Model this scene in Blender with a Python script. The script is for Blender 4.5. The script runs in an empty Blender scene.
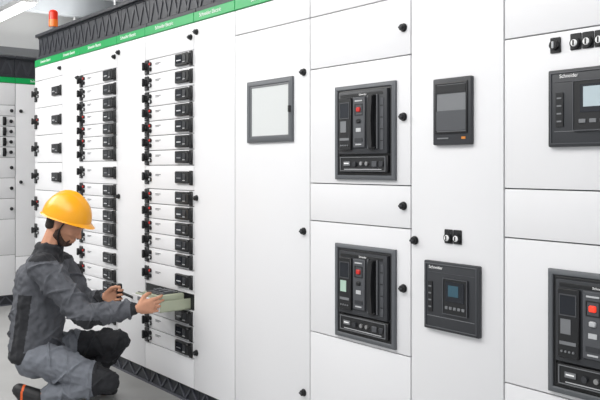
import bpy, bmesh, math, random
from mathutils import Vector, Matrix, Euler
random.seed(4)
S = bpy.context.scene
COL = S.collection
S.view_settings.view_transform = 'Standard'
S.view_settings.look = 'None'

# ------------------------------------------------------------------ materials
def mat(name, col, rough=0.5, metal=0.0, emis=0.0, noise=0.0, nscale=8.0, bump=0.0, bscale=60.0, ecol=None, spec=0.5):
    m = bpy.data.materials.new(name); m.use_nodes = True
    nt = m.node_tree; b = nt.nodes['Principled BSDF']
    c = (col[0], col[1], col[2], 1)
    b.inputs['Base Color'].default_value = c
    b.inputs['Roughness'].default_value = rough
    b.inputs['Metallic'].default_value = metal
    b.inputs['Specular IOR Level'].default_value = spec
    if emis:
        b.inputs['Emission Color'].default_value = (*(ecol or col), 1)
        b.inputs['Emission Strength'].default_value = emis
    tc = nt.nodes.new('ShaderNodeTexCoord')
    if noise:
        n = nt.nodes.new('ShaderNodeTexNoise'); n.inputs['Scale'].default_value = nscale
        n.inputs['Detail'].default_value = 4
        r = nt.nodes.new('ShaderNodeValToRGB')
        r.color_ramp.elements[0].position = 0.3; r.color_ramp.elements[1].position = 0.7
        r.color_ramp.elements[0].color = (*[max(0, v*(1-noise)) for v in col], 1)
        r.color_ramp.elements[1].color = (*[min(1, v*(1+noise)) for v in col], 1)
        nt.links.new(tc.outputs['Object'], n.inputs['Vector'])
        nt.links.new(n.outputs['Fac'], r.inputs['Fac'])
        nt.links.new(r.outputs['Color'], b.inputs['Base Color'])
    if bump:
        n2 = nt.nodes.new('ShaderNodeTexNoise'); n2.inputs['Scale'].default_value = bscale
        bp = nt.nodes.new('ShaderNodeBump'); bp.inputs['Strength'].default_value = bump
        bp.inputs['Distance'].default_value = 0.004
        nt.links.new(tc.outputs['Object'], n2.inputs['Vector'])
        nt.links.new(n2.outputs['Fac'], bp.inputs['Height'])
        nt.links.new(bp.outputs['Normal'], b.inputs['Normal'])
    return m

def g(r, gg, b):   # sRGB 0-255 -> linear
    f = lambda v: ((v/255)/12.92 if v/255 < 0.04045 else (((v/255)+0.055)/1.055)**2.4)
    return (f(r), f(gg), f(b))

WHITE = mat('powder_coat_white', g(229, 229, 231), 0.38, noise=0.01, nscale=2, bump=0.05, bscale=400)
SIDE = mat('cabinet_side_grey', g(190, 190, 190), 0.5)
GAP = mat('seam_dark', g(120, 122, 124), 0.8)
BLACK = mat('black_plastic', g(26, 27, 29), 0.4)
DARK = mat('charcoal_plastic', g(50, 52, 56), 0.45)
DGREY = mat('dark_grey_plastic', g(76, 78, 82), 0.5)
FGREY = mat('frame_grey_plastic', g(92, 95, 99), 0.5)
MGREY = mat('mid_grey_plastic', g(118, 120, 123), 0.5)
LGREY = mat('light_grey_plastic', g(190, 192, 194), 0.5)
SILV = mat('brushed_silver', g(170, 170, 170), 0.35, 0.8)
GLASS = mat('dark_display_glass', g(35, 38, 44), 0.08)
PALEGLASS = mat('pale_window_glass', g(214, 217, 217), 0.08)
GREEN = mat('header_green', g(0, 160, 82), 0.4)
RED = mat('signal_red', g(200, 40, 34), 0.35)
REDE = mat('red_led_display', g(240, 60, 40), 0.4, emis=.8)
LCD = mat('lcd_pale', g(165, 190, 175), 0.3, emis=0.15)
LCDB = mat('lcd_blue', g(52, 84, 98), 0.2, emis=0.12)
LCDW = mat('lcd_white', g(170, 184, 190), 0.2, emis=0.2)
TXT = mat('white_print', g(245, 245, 245), 0.6)
PRINT = mat('grey_print', g(120, 122, 124), 0.7)
YEL = mat('orange_tag', g(210, 130, 50), 0.5)
PLN = mat('plinth_charcoal', g(48, 50, 56), 0.5)
PLR = mat('plinth_rib', g(82, 84, 92), 0.5)
PLC = mat('cowl_rib', g(57, 59, 65), 0.5)
BEIGE = mat('breaker_beige', g(168, 174, 152), 0.5, noise=0.05)
STEEL = mat('galvanised_steel', g(170, 174, 176), 0.35, 0.7, noise=0.08, nscale=20)

# ------------------------------------------------------------------ mesh builder
class B:
    def __init__(s): s.bm = bmesh.new(); s.mats = []
    def mi(s, m):
        if m not in s.mats: s.mats.append(m)
        return s.mats.index(m)
    def merge(s, t, m, M=None):
        if M is not None: bmesh.ops.transform(t, matrix=M, verts=t.verts)
        bmesh.ops.recalc_face_normals(t, faces=t.faces)
        i = s.mi(m)
        for f in t.faces: f.material_index = i
        me = bpy.data.meshes.new('t'); t.to_mesh(me); t.free()
        s.bm.from_mesh(me); bpy.data.meshes.remove(me)
    def box(s, c, d, m, bev=0.0, rot=None, seg=1):
        t = bmesh.new(); bmesh.ops.create_cube(t, size=1.0)
        for v in t.verts: v.co = Vector((v.co.x*d[0], v.co.y*d[1], v.co.z*d[2]))
        if bev: bmesh.ops.bevel(t, geom=list(t.edges), offset=bev, segments=seg, affect='EDGES', profile=0.6)
        M = Matrix.Translation(c)
        if rot: M = M @ Euler(rot).to_matrix().to_4x4()
        s.merge(t, m, M); return s
    def cyl(s, c, r, h, m, axis='Y', r2=None, seg=24, bev=0.0):
        t = bmesh.new()
        bmesh.ops.create_cone(t, cap_ends=True, segments=seg, radius1=r, radius2=r if r2 is None else r2, depth=h)
        if bev:
            es = [e for e in t.edges if abs(e.verts[0].co.z-e.verts[1].co.z) < 1e-6]
            bmesh.ops.bevel(t, geom=es, offset=bev, segments=2, affect='EDGES')
        R = {'Y': Matrix.Rotation(math.radians(90), 4, 'X'), 'X': Matrix.Rotation(math.radians(90), 4, 'Y'), 'Z': Matrix.Identity(4)}[axis]
        s.merge(t, m, Matrix.Translation(c) @ R); return s
    def rod(s, a, b_, r, m, seg=16):
        a, b_ = Vector(a), Vector(b_); t = bmesh.new()
        bmesh.ops.create_cone(t, cap_ends=True, segments=seg, radius1=r, radius2=r, depth=(b_-a).length)
        s.merge(t, m, Matrix.Translation((a+b_)/2) @ (b_-a).to_track_quat('Z', 'Y').to_matrix().to_4x4()); return s
    def ell(s, c, r, m, seg=20):
        t = bmesh.new(); bmesh.ops.create_uvsphere(t, u_segments=seg, v_segments=seg//2, radius=1)
        s.merge(t, m, Matrix.Translation(c) @ Matrix.Diagonal((*r, 1))); return s
    def prism(s, pts, y0, y1, m, bev=0.0):   # polygon in xz, extruded along y
        t = bmesh.new()
        a = [t.verts.new((p[0], y0, p[1])) for p in pts]; b = [t.verts.new((p[0], y1, p[1])) for p in pts]
        t.faces.new(a); t.faces.new(b[::-1])
        n = len(pts)
        for i in range(n): t.faces.new((a[i], b[i], b[(i+1) % n], a[(i+1) % n]))
        if bev: bmesh.ops.bevel(t, geom=[e for e in t.edges if abs(e.verts[0].co.y-y0) < 1e-7 and abs(e.verts[1].co.y-y0) < 1e-7], offset=bev, segments=2, affect='EDGES')
        s.merge(t, m); return s
    def ring(s, cx, cz, w, h, bd, y0, y1, m, bev=0.002):
        t = bmesh.new()
        def loop(w, h, y): return [t.verts.new((cx+sx*w/2, y, cz+sz*h/2)) for sx, sz in ((-1,-1),(1,-1),(1,1),(-1,1))]
        of, inf = loop(w, h, y0), loop(w-2*bd, h-2*bd, y0)
        obk, ib = loop(w, h, y1), loop(w-2*bd, h-2*bd, y1)
        for i in range(4):
            j = (i+1) % 4
            t.faces.new((of[i], of[j], inf[j], inf[i])); t.faces.new((obk[i], ib[i], ib[j], obk[j]))
            t.faces.new((of[i], obk[i], obk[j], of[j])); t.faces.new((inf[i], inf[j], ib[j], ib[i]))
        if bev: bmesh.ops.bevel(t, geom=[e for e in t.edges if abs(e.verts[0].co.y-y0) < 1e-7 and abs(e.verts[1].co.y-y0) < 1e-7], offset=bev, segments=1, affect='EDGES')
        s.merge(t, m); return s
    def mesh(s, name):
        me = bpy.data.meshes.new(name); s.bm.to_mesh(me); s.bm.free()
        for m in s.mats: me.materials.append(m)
        for p in me.polygons: p.use_smooth = True
        me.set_sharp_from_angle(angle=math.radians(38))
        return me

def ob(name, me, parent=None, loc=(0,0,0), rot=(0,0,0), label=None, cat=None, group=None, kind=None):
    o = bpy.data.objects.new(name, me); COL.objects.link(o)
    o.location = loc; o.rotation_euler = rot
    if parent: o.parent = parent
    if label: o['label'] = label
    if cat: o['category'] = cat
    if group: o['group'] = group
    if kind: o['kind'] = kind
    return o

_tc = {}
def text_me(body, size):
    k = (body, size)
    if k in _tc: return _tc[k]
    cu = bpy.data.curves.new('t', 'FONT'); cu.body = body; cu.size = size; cu.align_x = 'CENTER'; cu.align_y = 'CENTER'; cu.extrude = 0.0004
    o = bpy.data.objects.new('t', cu); COL.objects.link(o)
    bpy.context.view_layer.update()
    me = bpy.data.meshes.new_from_object(o.evaluated_get(bpy.context.evaluated_depsgraph_get()))
    bpy.data.objects.remove(o)
    me.transform(Matrix.Rotation(math.radians(90), 4, 'X'))
    me.materials.clear(); me.materials.append(TXT)
    _tc[k] = me; return me

# ------------------------------------------------------------------ shared part meshes (front plane y=0, facing -y)
def m_knob():
    b = B(); b.cyl((0, -.003, 0), .016, .008, BLACK, bev=.002)
    b.cyl((0, -.012, 0), .0125, .014, BLACK, bev=.003)
    b.box((0, -.021, 0), (.020, .006, .008), DARK, .002)
    return b.mesh('knob')
KNOB = m_knob()
def m_rot(h, pr=.030):
    b = B(); b.box((0, -.004, 0), (.046, .010, h), BLACK, .003)
    b.cyl((0, -.014, .004), .020, .018, BLACK, bev=.002)
    b.box((0, -pr+.002, .004), (.014, .014, .048), BLACK, .003)
    b.box((-.006, -.0095, -h*.38), (.022, .002, .006), MGREY)
    return b.mesh('rotary_handle')
def m_latch(h):
    b = B(); b.box((0, -.004, 0), (.030, .010, h), BLACK, .003)
    b.prism([(-.011, -.024), (.011, -.024), (.013, 0), (.011, .026), (-.011, .026)], -.028, -.008, BLACK, .004)
    return b.mesh('latch')
ROTS, ROTB = m_rot(.082), m_rot(.11, .034)
LATS = m_latch(.078)
def m_disp(v=0):
    b = B(); b.box((0, -.008, 0), (.134, .018, .066), BLACK, .004)
    b.box((-.020, -.0175, .002), (.066, .002, .042), GLASS)
    b.box((.040, -.0185, .004), (.030, .005, .030), DARK, .001)
    b.box((.040, -.0215, -.016), (.022, .003, .004), LGREY)
    b.box((-.020, -.0190, -.004), (.044, .001, .006), MGREY if v else LGREY)
    return b.mesh('meter')
DISP, DISP2 = m_disp(), m_disp(1)
def m_light(m, m2=None):
    b = B()
    b.cyl((0, -.004, .016), .0125, .008, BLACK, bev=.001, seg=16); b.cyl((0, -.009, .016), .0075, .006, m, bev=.001, seg=16)
    b.cyl((0, -.004, -.014), .0125, .008, BLACK, bev=.001, seg=16); b.cyl((0, -.009, -.014), .0075, .006, m2, bev=.001, seg=16)
    return b.mesh('indicator_light')
LR, LG = m_light(RED, BLACK), m_light(BLACK, LGREY)
def m_lab(w, h):
    b = B(); b.box((0, -.0008, h*.25), (w, .0016, h*.3), PRINT); b.box((-w*.15, -.0008, -h*.25), (w*.7, .0016, h*.22), PRINT)
    return b.mesh('print_label')
LAB = m_lab(.06, .014)
_pm = {}
def m_panel(w, h, depth=.018):
    k = (round(w, 4), round(h, 4))
    if k not in _pm:
        b = B(); b.box((0, depth/2, 0), (w, depth, h), WHITE, .0022, seg=2); _pm[k] = b.mesh('panel')
    return _pm[k]

H0, H1, H2, H3 = .10, 2.055, 2.11, 2.31
def zig(b, w0, z0, z1, y, m, k_=1.15, th=.011):
    o_ = .010; w = w0-2*o_
    b.box((w0/2, y-.004, z0+.006), (w0-.006, .008, .012), m); b.box((w0/2, y-.004, z1-.006), (w0-.006, .008, .012), m)
    h = z1-z0-.024; n = max(2, round(w/(h*k_))); p = w/n
    for i in range(n):
        a = math.atan2(h, p/2); L = math.hypot(h, p/2)
        for k, sgn in ((.25, 1), (.75, -1)):
            b.box((o_+p*(i+k), y-.003, (z0+z1)/2), (L-.016, .007, th), m, rot=(0, -sgn*a, 0))

def cabinet(w, label, depth=.8):
    r = ob('switchgear_cabinet', None, label=label, cat='electrical cabinet', group='white switchgear cabinets in rows')
    b = B(); b.box((w/2, .02+depth/2, (H0+H2)/2), (w-.004, depth, H2-H0), SIDE)
    b.box((w/2, .0195, (H0+H1)/2), (w-.004, .002, H1-H0), GAP)
    ob('body', b.mesh('cabinet_body'), r)
    b = B(); b.box((w/2, .02+depth/2, (H0)/2), (w-.004, depth-.03, H0), PLN)
    zig(b, w, 0.0, H0, .034, PLR, 1.9)
    ob('plinth', b.mesh('plinth'), r, label='dark grey plinth with zigzag ribs')
    b = B(); b.box((w/2, .02+depth/2, (H2+H3)/2), (w-.004, depth-.02, H3-H2), PLN)
    zig(b, w, H2+.01, H3-.02, .031, PLC, .75, .020)
    b.box((w/2, .015, H3-.012), (w-.004, .03, .024), PLN, .003); b.box((w/2, .02, H2+.012), (w-.004, .02, .024), PLN, .003)
    ob('roof_cowl', b.mesh('roof_cowl'), r, label='dark grey ribbed roof cowl')
    b = B(); b.box((w/2, .009, (H1+H2)/2), (w-.004, .022, H2-H1-.004), GREEN, .002)
    h = ob('header_strip', b.mesh('header_strip'), r, label='green header strip with white lettering')
    ob('lettering', text_me('Schneider Electric', .029), h, (w*.42, -.0028, (H1+H2)/2+.002))
    return r

def door(r, w, z0, z1, knobs=(), name='door'):
    d = ob(name, m_panel(w-.006, z1-z0-.004), r, (w/2, 0, (z0+z1)/2))
    for ku, kz in knobs: ob('lock_knob', KNOB, d, (ku-w/2, 0, kz-(z0+z1)/2))
    return d

def drawer(r, w, z0, h, big=False, plain=False, red=True):
    d = ob('drawer', m_panel(w-.007, h-.004), r, (w/2, 0, z0+h/2))
    W = w/2
    if plain:
        ob('lock_knob', KNOB, d, (W-.035, 0, 0)); return d
    ob('rotary_handle', ROTB if big else ROTS, d, (-W+.030, 0, 0))
    ob('indicator_light', LR if red else LG, d, (-W+.072, 0, 0))
    if big:
        ob('meter', DISP, d, (W-.10, 0, .0)); ob('latch', LATS, d, (W-.022, 0, 0))
    else:
        ob('print_label', LAB, d, (-W+.16, 0, .012))
        ob('meter', DISP if red else DISP2, d, (W-.112, 0, .002)); ob('latch', LATS, d, (W-.024, 0, 0))
    return d

# ------------------------------------------------------------------ breaker
def breaker(r, u0, u1, z0, z1, scr, red2=False):
    w, h = u1-u0, z1-z0; cu, cz = (u0+u1)/2, (z0+z1)/2
    b = B(); b.ring(0, 0, w, h, .018, -.014, 0, FGREY, .003); b.ring(0, 0, w-.036, h-.036, .010, -.009, 0, BLACK, .001)
    b.box((0, -.002, 0), (w-.05, .004, h-.05), BLACK)
    br = ob('circuit_breaker', b.mesh('breaker_bezel'), r, (cu, 0, cz), label='dark draw-out air circuit breaker in a grey bezel')
    uh = h*.66; uz = h*.10
    b = B(); b.box((0, -.012, uz), (w-.066, .018, uh), DARK, .004, seg=2)
    b.box((-.004, -.0215, uz+uh/2-.016), (w-.10, .002, .012), BLACK, .001)
    b.box((w*.33, -.022, uz-.01), (w*.05, .003, uh*.80), DGREY, .001)
    for k in range(4): b.box((w*.33, -.0240, uz+uh*(-.3+.18*k)), (w*.035, .002, .004), BLACK)
    ob('front_cover', b.mesh('front_cover'), br)
    b = B(); b.box((-w*.265, -.025, uz-.005), (w*.21, .012, uh*.84), BLACK, .003)
    b.ring(-w*.265, uz+uh*.20, w*.17, uh*.26, .003, -.033, -.030, DGREY, 0)
    b.box((-w*.265, -.0315, uz+uh*.20), (w*.15, .002, uh*.22), GLASS)
    b.box((-w*.285, -.0315, uz-uh*.06), (w*.10, .002, uh*.18), scr)
    b.box((-w*.265, -.0315, uz-uh*.26), (w*.16, .002, uh*.04), MGREY)
    for k in range(4): b.cyl((-w*.265+(k-1.5)*.013, -.0325, uz-uh*.36), .0035, .004, MGREY, seg=10)
    ob('trip_unit', b.mesh('trip_unit'), br, label='black electronic trip unit with small screen')
    b = B(); b.box((-w*.03, -.024, uz), (w*.20, .010, uh*.80), DGREY, .003)
    b.box((-w*.03, -.030, uz-uh*.12), (w*.08, .002, uh*.06), LGREY); b.box((-w*.03, -.030, uz-uh*.28), (w*.13, .002, uh*.06), DARK)
    b.box((-w*.03, -.030, uz-uh*.35), (w*.10, .002, uh*.02), LGREY); b.box((-w*.03, -.030, uz+uh*.34), (w*.12, .002, uh*.02), LGREY)
    b.ring(-w*.03, uz+uh*.2, w*.13, uh*.18, .003, -.031, -.028, BLACK, 0)
    ob('button_block', b.mesh('button_block'), br)
    b = B(); b.box((0, 0, 0), (w*.065, .010, uh*.075), REDE if red2 else RED, .003)
    ob('push_button', b.mesh('red_button'), br, (-w*.03, -.031, uz+uh*.2), label='small red square push button')
    b = B(); b.box((0, 0, 0), (w*.065, .010, uh*.065), LGREY if red2 else BLACK, .003)
    ob('push_button', b.mesh('plain_button'), br, (-w*.03, -.030, uz+uh*.02))
    b = B()
    b.box((0, -.022, 0), (.052, .004, uh*.86), BLACK, .001)
    L = uh*.41; out = []
    for k in range(9): 
        t = k/8; out.append((.014-.008*math.sin(t*math.pi), -L+2*L*t))
    inn = [(x-.022-.003*abs(z)/L, z) for x, z in out[::-1]]
    b.prism(out+inn, -.044, -.022, BLACK, .003)
    b.box((.024, -.026, 0), (.0025, .006, uh*.84), MGREY); b.box((-.025, -.026, 0), (.0025, .006, uh*.84), MGREY)
    b.box((0, -.030, -uh*.41), (.034, .014, .012), BLACK, .003)
    ob('charging_lever', b.mesh('charging_lever'), br, (w*.195, 0, uz), label='bold black curved charging lever')
    b = B(); pz = -h*.335
    b.box((0, -.010, pz), (w-.066, .016, h*.175), BLACK, .003)
    b.ring(0, pz, w-.085, h*.15, .0025, -.021, -.016, MGREY, 0)
    b.box((-w*.26, -.020, pz+.002), (w*.11, .004, h*.045), MGREY, .001); b.box((-w*.26, -.0225, pz+.003), (w*.08, .001, h*.012), TXT)
    b.cyl((-w*.12, -.021, pz), .010, .010, DARK, bev=.001); b.cyl((-w*.01, -.021, pz+.002), .008, .010, SILV, bev=.001)
    b.cyl((w*.08, -.021, pz+.002), .008, .010, SILV, bev=.001); b.box((w*.20, -.020, pz), (w*.08, .006, h*.06), DGREY, .002)
    b.box((w*.31, -.020, pz), (w*.06, .006, h*.06), DARK, .002)
    b.box((0, -.0185, pz-h*.055), (w*.62, .002, h*.007), LGREY)
    ob('racking_plate', b.mesh('racking_plate'), br, label='black lower racking plate with key locks')
    ob('lettering', text_me('Schneider', .011), br, (w*.02, -.0232, uz+uh/2-.016))
    return br

def window_meter(r, u0, u1, z0, z1):
    w, h = u1-u0, z1-z0
    b = B(); b.ring(0, 0, w, h, .024, -.014, 0, FGREY, .003); b.ring(0, 0, w-.048, h-.048, .007, -.010, 0, MGREY, .001)
    b.box((0, -.003, 0), (w-.04, .005, h-.04), PALEGLASS)
    o = ob('inspection_window', b.mesh('inspection_window'), r, ((u0+u1)/2, 0, (z0+z1)/2), label='pale inspection window in a grey frame')
    b = B(); b.box((0, 0, 0), (.012, .012, .03), BLACK, .002)
    ob('catch', b.mesh('window_catch'), o, (w/2-.011, -.018, 0)); return o

def relay_a(r, u0, u1, z0, z1):
    w, h = u1-u0, z1-z0
    b = B(); b.box((0, -.008, 0), (w, .018, h), DARK, .005, seg=2); b.ring(0, h*.05, w*.84, h*.76, .006, -.022, -.016, BLACK, .001)
    b.box((0, -.0175, h*.05), (w*.80, .003, h*.72), MGREY)
    b.box((0, -.0195, -h*.14), (w*.78, .004, h*.30), DGREY, .001); b.box((0, -.020, h*.33), (w*.76, .004, h*.12), BLACK)
    b.box((w*.32, -.0185, -h*.40), (w*.10, .002, h*.035), YEL); b.box((-w*.22, -.0185, -h*.40), (w*.3, .002, h*.02), MGREY)
    return ob('protection_relay', b.mesh('protection_relay'), r, ((u0+u1)/2, 0, (z0+z1)/2), label='small dark relay housing with recessed cover')

def relay_b(r, u0, u1, z0, z1, lcd, sx=0.5, q=.22, p=.28, lit=.7):
    w, h = u1-u0, z1-z0
    b = B(); b.box((0, -.008, 0), (w, .018, h), DARK, .005, seg=2)
    b.ring(0, 0, w-.016, h-.016, .004, -.020, -.016, DGREY, .001)
    b.box((0, -.0175, -h*.30), (w*.86, .002, h*.008), MGREY); b.box((0, -.0175, h*.34), (w*.86, .002, h*.006), DGREY)
    b.box((-w*.37, -.0185, -h*.02), (w*.08, .003, h*.44), BLACK)
    for k in range(4): b.box((-w*.37, -.0205, -h*.02+h*.1*(k-1.5)), (w*.05, .002, h*.02), MGREY)
    o = ob('control_panel', b.mesh('control_panel'), r, ((u0+u1)/2, 0, (z0+z1)/2), label='dark operator panel with a small lit screen')
    ob('lettering', text_me('Schneider', .016), o, (-w*.27, -.0185, h*.41))
    c = (sx-.5)*w; q *= w; p *= h
    b = B(); b.box((c, -.019, 0), (q*2, .008, p*2), BLACK, .002); b.ring(c, 0, q*2, p*2, .003, -.025, -.022, DGREY, 0)
    ob('display_bezel', b.mesh('display_bezel'), o, (0, 0, h*.02))
    b = B(); b.box((0, 0, 0), (q*1.5, .002, p*1.1), GLASS); b.box((-q*.1, -.001, p*.05), (q*1.5*lit, .002, p*1.1*lit), lcd)
    ob('screen', b.mesh('screen'), o, (c, -.024, h*.02+p*.28))
    b = B()
    for k in range(5): b.box(((k-2)*q*.34, 0, 0), (q*.22, .004, p*.16), MGREY, .001)
    ob('button_row', b.mesh('button_row'), o, (c, -.024, h*.02-p*.62))
    return o

def pilots(r, items, z):
    for u, kind in items:
        b = B()
        if kind == 'k':
            b.box((0, -.003, 0), (.036, .006, .048), BLACK, .002)
            b.cyl((0, -.010, 0), .015, .016, BLACK, bev=.002); b.box((0, -.019, 0), (.007, .006, .022), LGREY, .002)
            n, l = 'selector_switch', 'black selector switch'
        else:
            b.box((0, -.002, .003), (.038, .004, .050), BLACK, .002)
            b.cyl((0, -.008, -.002), .0165, .010, BLACK, bev=.002); b.cyl((0, -.0135, -.002), .0105, .006, TXT, bev=.002)
            b.box((0, -.0175, -.002), (.004, .003, .016), BLACK)
            n, l = 'pilot_light', 'round white pilot switch in black ring'
        ob(n, b.mesh(n), r, (u, 0, z), label=l)

# ------------------------------------------------------------------ main row
W = 2.094
X = [-5.905, -5.354, -5.03, -4.448, -4.070, -3.512, -3.121, -2.540, -1.949, -1.534, -0.934]
def wx(px):
    t = (px-300)/760; return W*(-.78+.626*t)/(.626+.78*t)

def place(i, lab):
    r = cabinet(X[i+1]-X[i], lab); r.location = (X[i], W, 0); return r, X[i+1]-X[i]

r, w = place(0, 'white cabinet with tall drawers and black rotary handles')
door(r, w, 1.945, H1, [(w-.03, 2.0)])
for k in range(8): drawer(r, w, .265+k*.21, .21, big=True, red=k % 3 == 0)
door(r, w, H0, .265, name='lower_panel')
r, w = place(1, 'narrow plain white cabinet between two drawer cabinets')
door(r, w, H0, H1, [(w-.03, 1.9), (w-.03, 1.1), (w-.03, .3)])
def bank(r, w, units, z0, z1, openk=None):
    u = (z1-z0)/sum(units); z = z0
    for k, n in enumerate(units):
        h = u*n
        if k != openk: drawer(r, w, z, h, red=(k*7 % 5 not in (0, 2)))
        else: op = (z, h)
        z += h
    return op if openk is not None else None
r, w = place(2, 'white cabinet stacked with many slim drawers')
door(r, w, 1.91, H1, [(w-.03, 1.98)])
bank(r, w, [1.6, 1, 1, 1, 1.6, 1, 1, 1, 1, 1, 1.8, 1, 1, 1, 1, 1, 1.2, 1], .26, 1.91)
door(r, w, H0, .26, name='lower_panel')
r, w = place(3, 'narrow plain white cabinet beside the crouching technician')
door(r, w, H0, H1, [(.03, 2.0), (.03, 1.1)])
r, w = place(4, 'white cabinet of slim drawers with one pulled out')
door(r, w, 1.91, H1, [(w-.03, 1.98)])
z, h = bank(r, w, [1, 1, 1, 1, 1.5, 1, 1, 1, 1, 1, 1.6, 1, 1, 1, 1, 1, 1.2, 1], .26, 1.91, openk=3)
door(r, w, H0, .26, name='lower_panel')
OUT = .19
DC, DW = .078, .315
b = B(); b.box((DC, .009, -.004), (DW, .012, .062), WHITE, .003); b.box((DC, .0, -.026), (DW-.02, .012, .012), LGREY, .003)
b.box((DC-.04, .001, .010), (.07, .006, .022), MGREY, .001)
OPEN = ob('drawer', b.mesh('open_drawer_front'), r, (w/2, -OUT, z+h/2), label='open drawer pulled out of its slot')
OPENW = Vector((X[4]+w/2, W-OUT, z+h/2)); d = OPEN
b = B(); b.box((DC, .105, -.036), (DW, .19, .004), BEIGE)
for sx in (-1, 1): b.box((DC+sx*(DW/2-.002), .105, -.008), (.004, .19, .056), BEIGE)
b.box((0, OUT+.010, 0), (w-.012, .010, h-.006), BLACK)  # flat black sheet imitates the shade inside the empty slot, no real cavity
ob('tray', b.mesh('tray'), d, label='pale tray behind the drawer front, with black sheet as slot shade')
b = B(); b.box((0, .09, 0), (.19, .15, .086), BEIGE, .004); b.box((0, .09, .044), (.15, .10, .010), DARK, .003)
for q in range(3): b.box((-.055+q*.055, .09, .051), (.030, .05, .010), DGREY, .002)
for q in range(3): b.box((-.06+q*.06, .155, .040), (.03, .02, .012), DGREY, .002)
b.box((0, .03, .044), (.12, .016, .008), BLACK, .002)
ob('moulded_breaker', b.mesh('moulded_breaker'), d, (.125, 0, .006), label='greenish-grey moulded-case breaker with dark cover')
b = B()
for q in range(4): b.cyl((-.058+q*.020, .09, .012+.006*(q % 2)), .006, .14, (BLACK, RED, DGREY, BLACK)[q], axis='Y', seg=12)
b.box((-.026, .10, -.012), (.08, .12, .034), DGREY, .004); b.box((-.026, .035, .012), (.08, .03, .040), BEIGE, .004)
for q in range(4): b.cyl((-.052+q*.018, .035, .034), .006, .006, SILV, axis='Z', seg=12)
ob('terminal_block', b.mesh('terminal_block'), d)
r, w = place(5, 'narrow plain white cabinet with a full-height door')
door(r, w, H0, H1, [(.03, 2.0), (.03, 1.12), (.03, .3)])
r, w = place(6, 'white cabinet with a pale inspection window')
door(r, w, 1.931, H1)
door(r, w, H0, 1.931, [(w-.04, 1.70), (w-.04, 1.005), (w-.04, .30)])
window_meter(r, wx(249)-X[6], wx(294)-X[6], 1.40, 1.69)
def stack(r, w, u0, u1, top):
    door(r, w, 1.931, H1)
    door(r, w, 1.706, 1.931, [(w-.035, 1.81)])
    door(r, w, 1.216, 1.706, [(w-.035, 1.475)])
    door(r, w, 1.055, 1.216, [(w-.035, 1.14)])
    door(r, w, .577, 1.055, [(w-.035, .83)])
    door(r, w, H0, .577, name='lower_panel')
    if top: breaker(r, u0, u1, 1.235, 1.615, MGREY)
    breaker(r, u0, u1, .592, .972, LCD if top else MGREY, not top)
r, w = place(7, 'white cabinet with two stacked dark air circuit breakers')
stack(r, w, wx(337)-X[7], wx(397)-X[7], True)
r, w = place(8, 'white cabinet with two dark control devices on one door')
door(r, w, H0, H1, [(.022, 1.015)])
relay_a(r, wx(436)-X[8], wx(474)-X[8], 1.364, 1.600)
relay_b(r, wx(427)-X[8], wx(482)-X[8], .705, .950, LCDB, .60, .22, .26, .55)
pilots(r, [(wx(449)-X[8], 'p'), (wx(449)-X[8]+.040, 'p')], 1.038)
r, w = place(9, 'white cabinet with operator panel above a circuit breaker')
stack(r, w, .172, .515, False)
relay_b(r, .176, .49, 1.348, 1.585, LCDW, .60, .32, .32, .72)
pilots(r, [(.193, 'k'), (.262, 'p'), (.302, 'p'), (.342, 'p')], 1.664)

# ------------------------------------------------------------------ far row
for i in range(2):
    wf = .58
    r = cabinet(wf, ('white cabinet of slim drawers in the facing row', 'plain white cabinet in the facing row')[i])
    r.location = (-7.14, 1.77+i*wf, 0); r.rotation_euler = (0, 0, math.radians(90))
    if i == 0:
        door(r, wf, 1.85, H1); door(r, wf, H0, .47, name='lower_panel'); door(r, wf, .47, .80)
        for k in range(3): drawer(r, wf, .80+k*.19, .19, plain=True)
        for k in range(4):
            dd = ob('drawer', m_panel(wf-.007, .091), r, (wf/2, 0, 1.37+k*.095+.0475))
            ob('rotary_handle', ROTS, dd, (-wf/2+.03, 0, 0)); ob('latch', LATS, dd, (wf/2-.10, 0, 0)); ob('lock_knob', KNOB, dd, (wf/2-.04, 0, 0))
        drawer(r, wf, 1.75, .10, plain=True)
    else:
        door(r, wf, .45, H1, [(.05, 1.14), (.05, 1.80)]); door(r, wf, H0, .45, name='lower_panel')

# ------------------------------------------------------------------ room
FLOOR = mat('floor_resin', g(165, 165, 164), 0.35, noise=0.06, nscale=3, bump=0.05, bscale=80)
WALLM = mat('wall_paint', g(218, 219, 219), 0.8, noise=0.02, nscale=3)
CEILM = mat('ceiling_paint', g(228, 229, 230), 0.8, noise=0.02, nscale=3)
BEAMM = mat('beam_paint', g(150, 154, 158), 0.7, noise=0.03, nscale=5)
def struct(name, c, d, m):
    b = B(); b.box((0, 0, 0), d, m); return ob(name, b.mesh(name), None, c, kind='structure')
struct('floor', (-3.8, 0.2, -.05), (10.6, 8, .1), FLOOR)
struct('ceiling', (-3.8, 0.2, 3.25), (10.6, 8, .1), CEILM)
struct('wall_left', (-9.05, .2, 1.6), (.1, 8, 3.2), WALLM)
struct('wall_back', (-3.8, 4.15, 1.6), (10.4, .1, 3.2), WALLM)
struct('trim_1', (-3.8, 4.08, 2.75), (10.4, .04, .08), MGREY)
struct('trim_2', (-8.97, .2, 2.62), (.06, 7.8, .09), MGREY)
for i, x in enumerate((-8.3, -7.0, -5.2, -3.4)):
    struct('trim_%d' % (3+i), (x, .2, 3.09), (.12, 7.8, .22), BEAMM)

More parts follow.
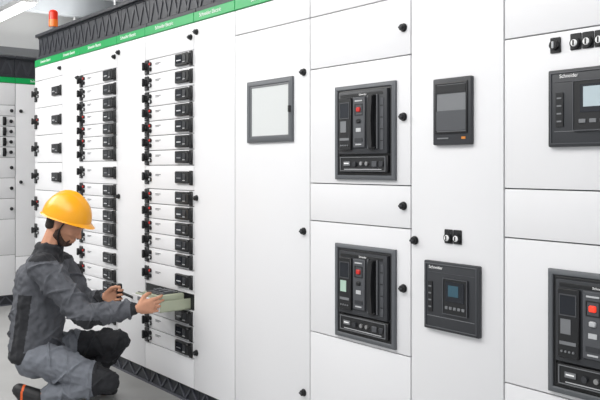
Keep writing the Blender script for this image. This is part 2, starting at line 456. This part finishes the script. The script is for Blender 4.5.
LUM = mat('luminaire_diffuser', (1, 1, 1), 0.5, emis=4.0, ecol=(1, .99, .97))
LHOUS = mat('luminaire_housing', g(225, 225, 225), 0.5)
def luminaire(x, y, L, z=2.95, rz=0):
    b = B(); b.box((0, 0, .03), (L, .16, .05), LHOUS, .008)
    for q in (-L*.35, L*.35): b.box((q, 0, .15), (.012, .012, .22), LHOUS)
    r = ob('ceiling_luminaire', b.mesh('lum_housing'), None, (x, y, z), (0, 0, rz), label='long white fluorescent luminaire under the ceiling', cat='ceiling light', group='fluorescent luminaires')
    b = B(); b.box((0, 0, -.005), (L-.04, .12, .03), LUM, .01); ob('diffuser', b.mesh('diffuser'), r)
for x in (-7.7, -6.0, -4.1, -2.2, -.4):
    luminaire(x, .9, 1.5); luminaire(x, -1.4, 1.5)
luminaire(-7.8, 2.45, 1.5, 2.80); luminaire(-6.1, 2.6, 1.5); luminaire(-7.8, 3.4, 1.5, 2.80)
b = B(); b.box((0, 0, 0), (9.5, .30, .18), STEEL, .01)
for k in range(7): b.box((-4.4+k*1.45, 0, 0), (.04, .34, .22), STEEL, .004)
ob('ventilation_duct', b.mesh('duct'), None, (-3.9, 3.75, 2.85), label='galvanised rectangular duct running under the ceiling', cat='duct')

def area(name, loc, rot, sx, sy, p, col=(1, .985, .96)):
    l = bpy.data.lights.new(name, 'AREA'); l.shape = 'RECTANGLE'; l.size = sx; l.size_y = sy; l.energy = p; l.color = col
    o = bpy.data.objects.new(name, l); COL.objects.link(o); o.location = loc; o.rotation_euler = rot; return o
area('ceiling_lamp_light', (-3.6, .2, 2.9), (math.radians(24), 0, 0), 6, 1.2, 112)
area('aisle_light', (-6.3, .3, 2.9), (math.radians(15), 0, 0), 1.6, 1.6, 42)
area('rear_fill_light', (-7.6, 3.0, 2.6), (math.radians(180), 0, 0), 1.4, .6, 22)  # added fill aimed upward to brighten the rear ceiling and walls, no fixture
w_ = bpy.data.worlds.new('World'); S.world = w_; w_.use_nodes = True
w_.node_tree.nodes['Background'].inputs[0].default_value = (.94, .965, 1, 1)
w_.node_tree.nodes['Background'].inputs[1].default_value = .82

# ------------------------------------------------------------------ beacon
r = ob('warning_beacon', None, None, (-5.80, 2.2, H3), label='red warning beacon on a short stem on the cabinet roof', cat='beacon light')
b = B(); b.cyl((0, 0, .015), .034, .03, BLACK, axis='Z', bev=.003); b.cyl((0, 0, .045), .024, .04, MGREY, axis='Z')
ob('base', b.mesh('beacon_base'), r)
BR = mat('beacon_red', g(225, 50, 25), 0.25, emis=.35); BO = mat('beacon_orange', g(240, 120, 40), 0.25, emis=.3)
b = B(); b.cyl((0, 0, .088), .035, .055, BO, axis='Z', bev=.003); ob('lens', b.mesh('beacon_lens'), r, label='orange lens')
b = B(); b.cyl((0, 0, .143), .034, .055, BR, axis='Z', bev=.002); b.ell((0, 0, .170), (.034, .034, .024), BR); ob('lens', b.mesh('beacon_dome'), r, label='red domed lens')

# ------------------------------------------------------------------ person
DP = 4.15; XC = (65-300)/760*DP
PR = ob('person', None, None, (-.78*DP+.626*XC, .626*DP+.78*XC, 0), (0, 0, math.atan2(.78, .626)),
        label='technician in grey workwear and yellow hard hat crouching, pulling a drawer', cat='person')
PM = Matrix.Translation(PR.location) @ Matrix.Rotation(math.atan2(.78, .626), 4, 'Z')
def P(px, py, dy=0.0):
    d = DP+dy; return Vector(((px-300)/760*d-XC, dy, 1.29-(py-166)/760*d))

def V3(r): return Vector(r) if hasattr(r, '__len__') else Vector((r, r, r))
def hull(bm, items, sub=2):
    t = bmesh.new()
    for c, r in items:
        q = bmesh.new(); bmesh.ops.create_icosphere(q, subdivisions=sub, radius=1); r = V3(r)
        for v in q.verts: t.verts.new(Vector(c)+Vector((v.co.x*r.x, v.co.y*r.y, v.co.z*r.z)))
        q.free()
    bmesh.ops.convex_hull(t, input=list(t.verts))
    dead = [e for e in t.verts if not e.link_faces]
    bmesh.ops.delete(t, geom=dead, context='VERTS')
    bmesh.ops.recalc_face_normals(t, faces=t.faces)
    me = bpy.data.meshes.new('t'); t.to_mesh(me); t.free(); bm.from_mesh(me); bpy.data.meshes.remove(me)
def chain(bm, pts):
    for a, b_ in zip(pts, pts[1:]): hull(bm, [a, b_])
def folds(bm, a, b_, ra, rb, n, ph=0.0, amp=.010):
    """cloth folds: tilted thin discs around a limb"""
    ax = (b_-a).normalized()
    side = ax.orthogonal().normalized(); up = ax.cross(side)
    for k in range(n):
        t = (k+.5)/n; c = a.lerp(b_, t); r = ra+(rb-ra)*t+amp
        ang = ph+k*2.3; tilt = (side*math.cos(ang)+up*math.sin(ang))
        nrm = (ax+tilt*.65).normalized()
        M = nrm.to_track_quat('Z', 'Y').to_matrix().to_4x4()
        q = bmesh.new(); bmesh.ops.create_uvsphere(q, u_segments=28, v_segments=10, radius=1)
        bmesh.ops.transform(q, matrix=Matrix.Translation(c+tilt*.005) @ M @ Matrix.Diagonal((r*1.04, r*1.04, .013, 1)), verts=q.verts)
        me = bpy.data.meshes.new('t'); q.to_mesh(me); q.free(); bm.from_mesh(me); bpy.data.meshes.remove(me)

def finish(name, bm, voxel, smooth, mats, parent, pick=None, disp=0, dscale=.06, label=None):
    me = bpy.data.meshes.new(name); bm.to_mesh(me); bm.free()
    o = bpy.data.objects.new(name, me); COL.objects.link(o)
    m = o.modifiers.new('r', 'REMESH'); m.mode = 'VOXEL'; m.voxel_size = voxel; m.use_smooth_shade = True
    if smooth:
        m = o.modifiers.new('s', 'SMOOTH'); m.factor = .5; m.iterations = smooth
    if disp:
        tx = bpy.data.textures.new(name, 'CLOUDS'); tx.noise_scale = dscale; tx.noise_depth = 1
        m = o.modifiers.new('d', 'DISPLACE'); m.texture = tx; m.strength = disp; m.mid_level = .5
        m = o.modifiers.new('s2', 'SMOOTH'); m.factor = .5; m.iterations = 1
    bpy.context.view_layer.update()
    me2 = bpy.data.meshes.new_from_object(o.evaluated_get(bpy.context.evaluated_depsgraph_get()))
    bpy.data.objects.remove(o)
    me2.materials.clear()
    for mm in mats: me2.materials.append(mm)
    for p in me2.polygons:
        p.use_smooth = True
        if pick: p.material_index = pick(p.center)
    me2.name = name
    return ob(name, me2, parent, label=label)

SKIN = mat('skin', g(198, 144, 116), 0.5, noise=.05, nscale=30, bump=.15, bscale=200)
HAIR = mat('dark_hair', g(44, 35, 30), 0.8, noise=.3, nscale=120, bump=.6, bscale=300)
BEARD = mat('beard_hair', g(66, 48, 40), 0.8, noise=.35, nscale=160, bump=.8, bscale=300)
JG = mat('jacket_charcoal', g(84, 86, 92), 0.85, noise=.10, nscale=40, bump=.3, bscale=250)
JB = mat('workwear_black', g(38, 39, 43), 0.85, bump=.3, bscale=250)
TG = mat('trouser_grey', g(118, 122, 130), 0.85, noise=.06, nscale=40, bump=.3, bscale=250)
HH = mat('hard_hat_yellow', g(246, 168, 20), 0.28)
SHB = mat('shoe_black', g(34, 34, 36), 0.6); SHO = mat('shoe_orange', g(220, 95, 40), 0.6)

# joints
shR, elR, wrR = P(42, 267, -.18), P(84, 316, -.25), Vector((.445, -.262, .560))
shL, elL, wrL = P(60, 264, .17), P(86, 305, .18), P(102, 297, .10)
hipR, knR, anR = P(36, 356, -.09), P(108, 382, -.14), P(44, 396, -.12)
hipL, knL, anL = P(42, 350, .09), P(119, 341, .11), P(84, 384, .12)
neck = P(50, 248, 0); hc = P(66, 223, -.0)
HM = Matrix.Translation(hc) @ Matrix.Rotation(math.radians(-10), 4, 'Z') @ Matrix.Rotation(math.radians(32), 4, 'Y')
def HP(x, y, z): return HM @ Vector((x, y, z))

def hand(bm, wr, d, n, s, curl, spread=0.0):
    d, n = d.normalized(), n.normalized(); s = s.normalized()
    kn = []
    offs = [.031, .011, -.010, -.029]; ln = [.073, .081, .075, .058]; fw = [.092, .096, .092, .084]
    for i in range(4): kn.append(wr+d*fw[i]+s*offs[i])
    hull(bm, [(wr, (.022, .022, .022)), (kn[0], .0125), (kn[3], .0115)]); hull(bm, [(wr, .020), (kn[1], .0130), (kn[2], .0125)])
    hull(bm, [(wr+d*.03+s*.018+n*.006, .016), (kn[0], .012)]); hull(bm, [(wr+d*.03-s*.02+n*.004, .014), (kn[3], .011)])
    for i in range(4):
        a = 0; p = kn[i]; rr = [.0096, .0093, .0088, .0078][i]
        for k, fr in enumerate((.45, .31, .24)):
            a += curl[k]*(1+.12*i)
            dd = d*math.cos(a)+n*math.sin(a)+s*(1.5-i)*.07*(1+spread)
            q = p+dd.normalized()*ln[i]*fr
            hull(bm, [(p, rr*(1-.08*k)), (q, rr*(.92-.08*k))], 2); p = q
    t0 = wr+d*.028+s*.022+n*.006; t1 = t0+(s*.60+d*.66+n*.34).normalized()*.044
    t2 = t1+(s*.25+d*.85+n*.45).normalized()*.032; t3 = t2+(-s*.05+d*.85+n*.55).normalized()*.025
    hull(bm, [(t0, .015), (t1, .0125)]); hull(bm, [(t1, .0115), (t2, .0105)]); hull(bm, [(t2, .0102), (t3, .008)])

bm = bmesh.new()
hull(bm, [(HP(-.012, 0, .022), (.094, .076, .094)), (HP(.02, 0, .0), (.074, .070, .085))], 3)
hull(bm, [(HP(.030, 0, -.02), (.058, .060, .07)), (HP(.052, 0, -.088), (.030, .028, .024)), (HP(-.02, 0, -.05), (.05, .060, .03))], 3)
hull(bm, [(HP(.086, 0, .012), .0075), (HP(.110, 0, -.024), .010)]); hull(bm, [(HP(.098, -.012, -.028), .008), (HP(.098, .012, -.028), .008)])
for sg in (-1, 1):
    hull(bm, [(HP(.080, sg*.03, .026), .012), (HP(.086, 0, .024), .011)])
    hull(bm, [(HP(.079, sg*.022, .013), (.008, .008, .005)), (HP(.076, sg*.037, .012), (.008, .008, .005))])
    hull(bm, [(HP(.068, sg*.036, -.024), (.016, .018, .013)), (HP(.04, sg*.050, -.020), (.016, .014, .013))])
    hull(bm, [(HP(-.008, sg*.077, .006), (.016, .008, .016)), (HP(-.004, sg*.073, -.030), (.009, .008, .010)), (HP(-.020, sg*.082, .010), (.012, .006, .018))])
hull(bm, [(HP(.083, -.018, -.056), .008), (HP(.091, 0, -.053), .008), (HP(.083, .018, -.056), .008)])
hull(bm, [(HP(.080, -.016, -.067), .008), (HP(.087, 0, -.067), .009), (HP(.080, .016, -.067), .008)])
hull(bm, [(HP(-.025, 0, -.05), .055), (neck, .058)], 2)
hull(bm, [(neck, .055), (P(44, 268), (.08, .15, .06))])
hull(bm, [(P(43, 276), (.105, .155, .07)), (P(39, 315), (.10, .135, .08))])
hull(bm, [(P(39, 315), (.10, .135, .08)), (P(38, 350), (.11, .155, .09))])
for sh, el, wr in ((shR, elR, wrR), (shL, elL, wrL)):
    chain(bm, [(P(45, 270)*.3+sh*.7, .06), (sh, .055), (el, .040), (wr, .024)])
for h_, k_, a_ in ((hipR, knR, anR), (hipL, knL, anL)):
    chain(bm, [(h_, .082), (k_, .048), (k_*.65+a_*.35, .046), (a_, .034)])
hull(bm, [(anR, .034), (P(36, 404, -.12), .026)]); hull(bm, [(anL, .034), (P(104, 391, .13), .024)])
R3 = Matrix.Rotation(-math.atan2(.78, .626), 3, 'Z')
dR = R3 @ Vector((.06, .99, .06)); nR = R3 @ Vector((-1, .06, 0)); sR = Vector((-.1, 0, 1))
hand(bm, wrR, dR, nR, sR, (.14, .28, .25))
dL = (R3 @ Vector((.55, .80, .05))).normalized(); sL = Vector((0, 0, 1)); nL = dL.cross(sL).normalized()
hand(bm, wrL, dL, nL, sL, (.75, .95, .75))
body = finish('body', bm, .0038, 1, [SKIN], PR)

# operating grip of the open drawer, in the left hand
gp = (PM @ (wrL+dL*.098+nL*.028))-OPENW
b = B(); b.rod(gp-Vector((0, 0, .050)), gp+Vector((0, 0, .066)), .0135, BLACK)
b.box(gp+Vector((0, 0, .058)), (.030, .030, .030), BLACK, .005)
b.rod(gp+Vector((0, 0, .03)), (DC-DW/2+.02, .004, .004), .007, BLACK)
ob('rotary_handle', b.mesh('operating_grip'), OPEN, label='black operating grip on the drawer front')

# face details
b = B()
EW = mat('eye_white', g(205, 198, 190), .3); EI = mat('eye_iris', g(50, 35, 25), .2)
for sg in (-1, 1):
    c = HP(.0755, sg*.029, .004); b.ell(c, (.0095, .0095, .0085), EW, 16); b.ell(c+(HM.to_3x3() @ Vector((.0062, 0, -.002))), (.0050, .0050, .0050), EI, 12)
ob('eyes', b.mesh('eyes'), PR, label='brown eyes looking down')
bm = bmesh.new()
for sg in (-1, 1):
    hull(bm, [(HP(.092, sg*.014, .031), .0045), (HP(.086, sg*.040, .031), .004)])
    hull(bm, [(HP(.004, sg*.064, -.010), (.012, .006, .022)), (HP(.012, sg*.052, -.062), (.022, .012, .018))])
    hull(bm, [(HP(.012, sg*.050, -.066), (.026, .014, .018)), (HP(.058, sg*.020, -.096), (.024, .016, .016))])
    hull(bm, [(HP(.088, sg*.003, -.046), (.006, .004, .004)), (HP(.079, sg*.022, -.053), (.006, .005, .005)), (HP(.072, sg*.026, -.075), (.007, .006, .006))])
hull(bm, [(HP(.064, -.014, -.094), (.024, .017, .016)), (HP(.064, .014, -.094), (.024, .017, .016))])
finish('beard', bm, .003, 1, [BEARD], PR, label='short brown beard and eyebrows')
bm = bmesh.new()
hull(bm, [(HP(-.035, 0, .02), (.080, .079, .07)), (HP(-.050, 0, -.045), (.050, .064, .03))], 3)
finish('hair', bm, .004, 1, [HAIR], PR, label='short dark hair under the hard hat')

# hard hat
b = B(); t = bmesh.new()
bmesh.ops.create_uvsphere(t, u_segments=48, v_segments=28, radius=1)
bmesh.ops.delete(t, geom=[v for v in t.verts if v.co.z < -.02], context='VERTS')
for v in t.verts:
    zz = max(v.co.z, 0)
    ridge = .010*math.exp(-(v.co.y/.14)**2)*zz+.005*math.exp(-((abs(v.co.y)-.42)/.10)**2)*zz
    v.co = Vector((v.co.x*.138, v.co.y*.116, zz*.144+ridge))
bmesh.ops.solidify(t, geom=list(t.faces), thickness=.003)
b.merge(t, HH)
t = bmesh.new(); N = 56; ri = []; ro = []; rb = []
for k in range(N):
    a = 2*math.pi*k/N; c, s_ = math.cos(a), math.sin(a)
    pk = max(0, c)**2
    ri.append(t.verts.new((c*.134, s_*.112, .006)))
    ro.append(t.verts.new((c*(.146+.022*pk), s_*.121, -.006-.010*pk)))
    rb.append(t.verts.new((c*.134, s_*.112, -.004)))
for k in range(N):
    j = (k+1) % N
    t.faces.new((ri[k], ri[j], ro[j], ro[k])); t.faces.new((ro[k], ro[j], rb[j], rb[k])); t.faces.new((rb[k], rb[j], ri[j], ri[k]))
b.merge(t, HH)
hat = ob('hard_hat', b.mesh('hard_hat'), PR, label='glossy orange-yellow safety helmet')
hat.matrix_local = Matrix.Translation(HP(-.012, 0, .026)) @ Matrix.Rotation(math.radians(-10), 4, 'Z') @ Matrix.Rotation(math.radians(16), 4, 'Y')
cu = bpy.data.curves.new('s', 'CURVE'); cu.dimensions = '3D'; cu.bevel_depth = .0045
sp = cu.splines.new('NURBS')
pts = [HP(.03, -.086, .04), HP(.012, -.082, -.02), HP(.030, -.066, -.08), HP(.045, -.03, -.122), HP(.045, .03, -.122), HP(.030, .066, -.08), HP(.012, .082, -.02), HP(.03, .086, .04)]
sp.points.add(len(pts)-1)
for q, p in zip(sp.points, pts): q.co = (*p, 1)
sp.use_endpoint_u = True
o = bpy.data.objects.new('s', cu); COL.objects.link(o); bpy.context.view_layer.update()
me = bpy.data.meshes.new_from_object(o.evaluated_get(bpy.context.evaluated_depsgraph_get())); bpy.data.objects.remove(o)
me.materials.clear(); me.materials.append(BLACK)
ob('chin_strap', me, PR, label='black chin strap')

# jacket
bm = bmesh.new()
hull(bm, [(neck+Vector((-.010, 0, -.012)), (.078, .080, .035)), (P(43, 268), (.10, .18, .06))])
hull(bm, [(neck+Vector((-.004, 0, .012)), (.074, .074, .028)), (neck+Vector((-.01, 0, -.03)), (.078, .080, .03))])
hull(bm, [(P(42, 274), (.132, .180, .08)), (P(39, 315), (.138, .168, .08))], 3)
hull(bm, [(P(39, 315), (.138, .168, .08)), (P(35, 352), (.134, .176, .068))], 3)
folds(bm, P(40, 292), P(36, 345), .136, .136, 6, .4, .018)
for i, (sh, el, wr) in enumerate(((shR, elR, wrR), (shL, elL, wrL))):
    wc = wr+(el-wr)*.10
    hull(bm, [(P(44, 272)*.35+sh*.65, (.085, .06, .070)), (sh, .078)])
    chain(bm, [(sh, .079), (el, .060), (el*.4+wc*.6, .055), (wc, .038)])
    folds(bm, sh, el, .075, .061, 7, i*1.3, .012); folds(bm, el, wc, .060, .042, 8, 2+i, .012)
def pj(c):
    if c.z < P(0, 346).z and c.x < .1: return 1
    for e, s2, ww in ((elR, shR, wrR), (elL, shL, wrL)):
        ax = (ww-e)
        t = (c-e).dot(ax)/ax.length_squared
        if -.3 < t < .35 and c.z < e.z-.012 and (c-e).length < .14: return 1
        if .93 < t < 1.1 and (c-ww).length < .07: return 1
        if (c-s2).length < .13 and c.z > s2.z+.035 : return 1
    if (c-neck).length < .105: return 1
    if abs(c.y) > .10 and abs(c.x-P(30, 0).x-(c.z-.40)*.15) < .040 and c.z < P(0, 290).z: return 1
    return 0
finish('jacket', bm, .0042, 2, [JG, JB], PR, pj, disp=.020, dscale=.045, label='dark grey work jacket with black trim')

# trousers
bm = bmesh.new()
hull(bm, [(P(38, 356), (.128, .170, .07)), (P(40, 364), (.122, .160, .07))])
for i, (h_, k_, a_) in enumerate(((hipR, knR, anR), (hipL, knL, anL))):
    ac = a_+(k_-a_)*.08
    chain(bm, [(h_, .098), (h_*.5+k_*.5, .082), (k_, .062)]); chain(bm, [(k_, .060), (k_*.62+ac*.38, .058), (ac, .050)])
    folds(bm, h_.lerp(k_, .15), k_, .094, .062, 8, i, .012); folds(bm, k_.lerp(ac, .3), ac, .058, .050, 5, 1+i, .012)
def pt(c):
    for k_ in (knR, knL):
        if (c-k_).length < .15 and c.x > k_.x-.07: return 1
    if c.y > .0 and c.x > P(76, 0).x: return 1
    return 0
finish('trousers', bm, .0042, 2, [TG, JB], PR, pt, disp=.020, dscale=.045, label='grey work trousers with black knee patches')

# shoes
def shoe(an, heel, ball, toe, name_l):
    bm = bmesh.new()
    hull(bm, [(an+(an-ball)*.05, .044), (heel, .036)]); hull(bm, [(an, .042), (heel, .034), (ball, (.040, .044, .030))]); hull(bm, [(ball, (.042, .046, .030)), (toe, (.030, .040, .022))])
    up = (an-(heel+ball)/2).normalized(); mid = (heel+ball)/2
    def ps(c):
        dd = (c-mid).dot(up)
        return 1 if -.010 < dd < .002 or (c-heel).length < .030 else 0
    return finish('shoe', bm, .004, 3, [SHB, SHO], PR, ps, label=name_l)
ballR = P(30, 402, -.12); ballR.z = .032
toeR = ballR+Vector((.055, 0, -.004)); heelR = P(19, 390, -.12)
shoe(anR+Vector((-.03, 0, -.01)), heelR, ballR, toeR, 'black safety shoe with orange trim, heel raised')
ballL = anL.copy(); ballL.z = .035; ballL += Vector((.10, 0, 0)); heelL = anL.copy(); heelL.z = .038; heelL.x -= .05
shoe(anL, heelL, ballL, ballL+Vector((.06, 0, -.008)), 'black safety shoe planted flat')

# ------------------------------------------------------------------ camera
cam = bpy.data.cameras.new('camera'); cam.sensor_width = 36; cam.lens = 45.6; cam.shift_y = -34/600; cam.clip_start = .05
co = bpy.data.objects.new('camera', cam); COL.objects.link(co)
co.location = (0, 0, 1.29); co.rotation_euler = (math.radians(90), 0, math.atan2(.78, .626))
S.camera = co
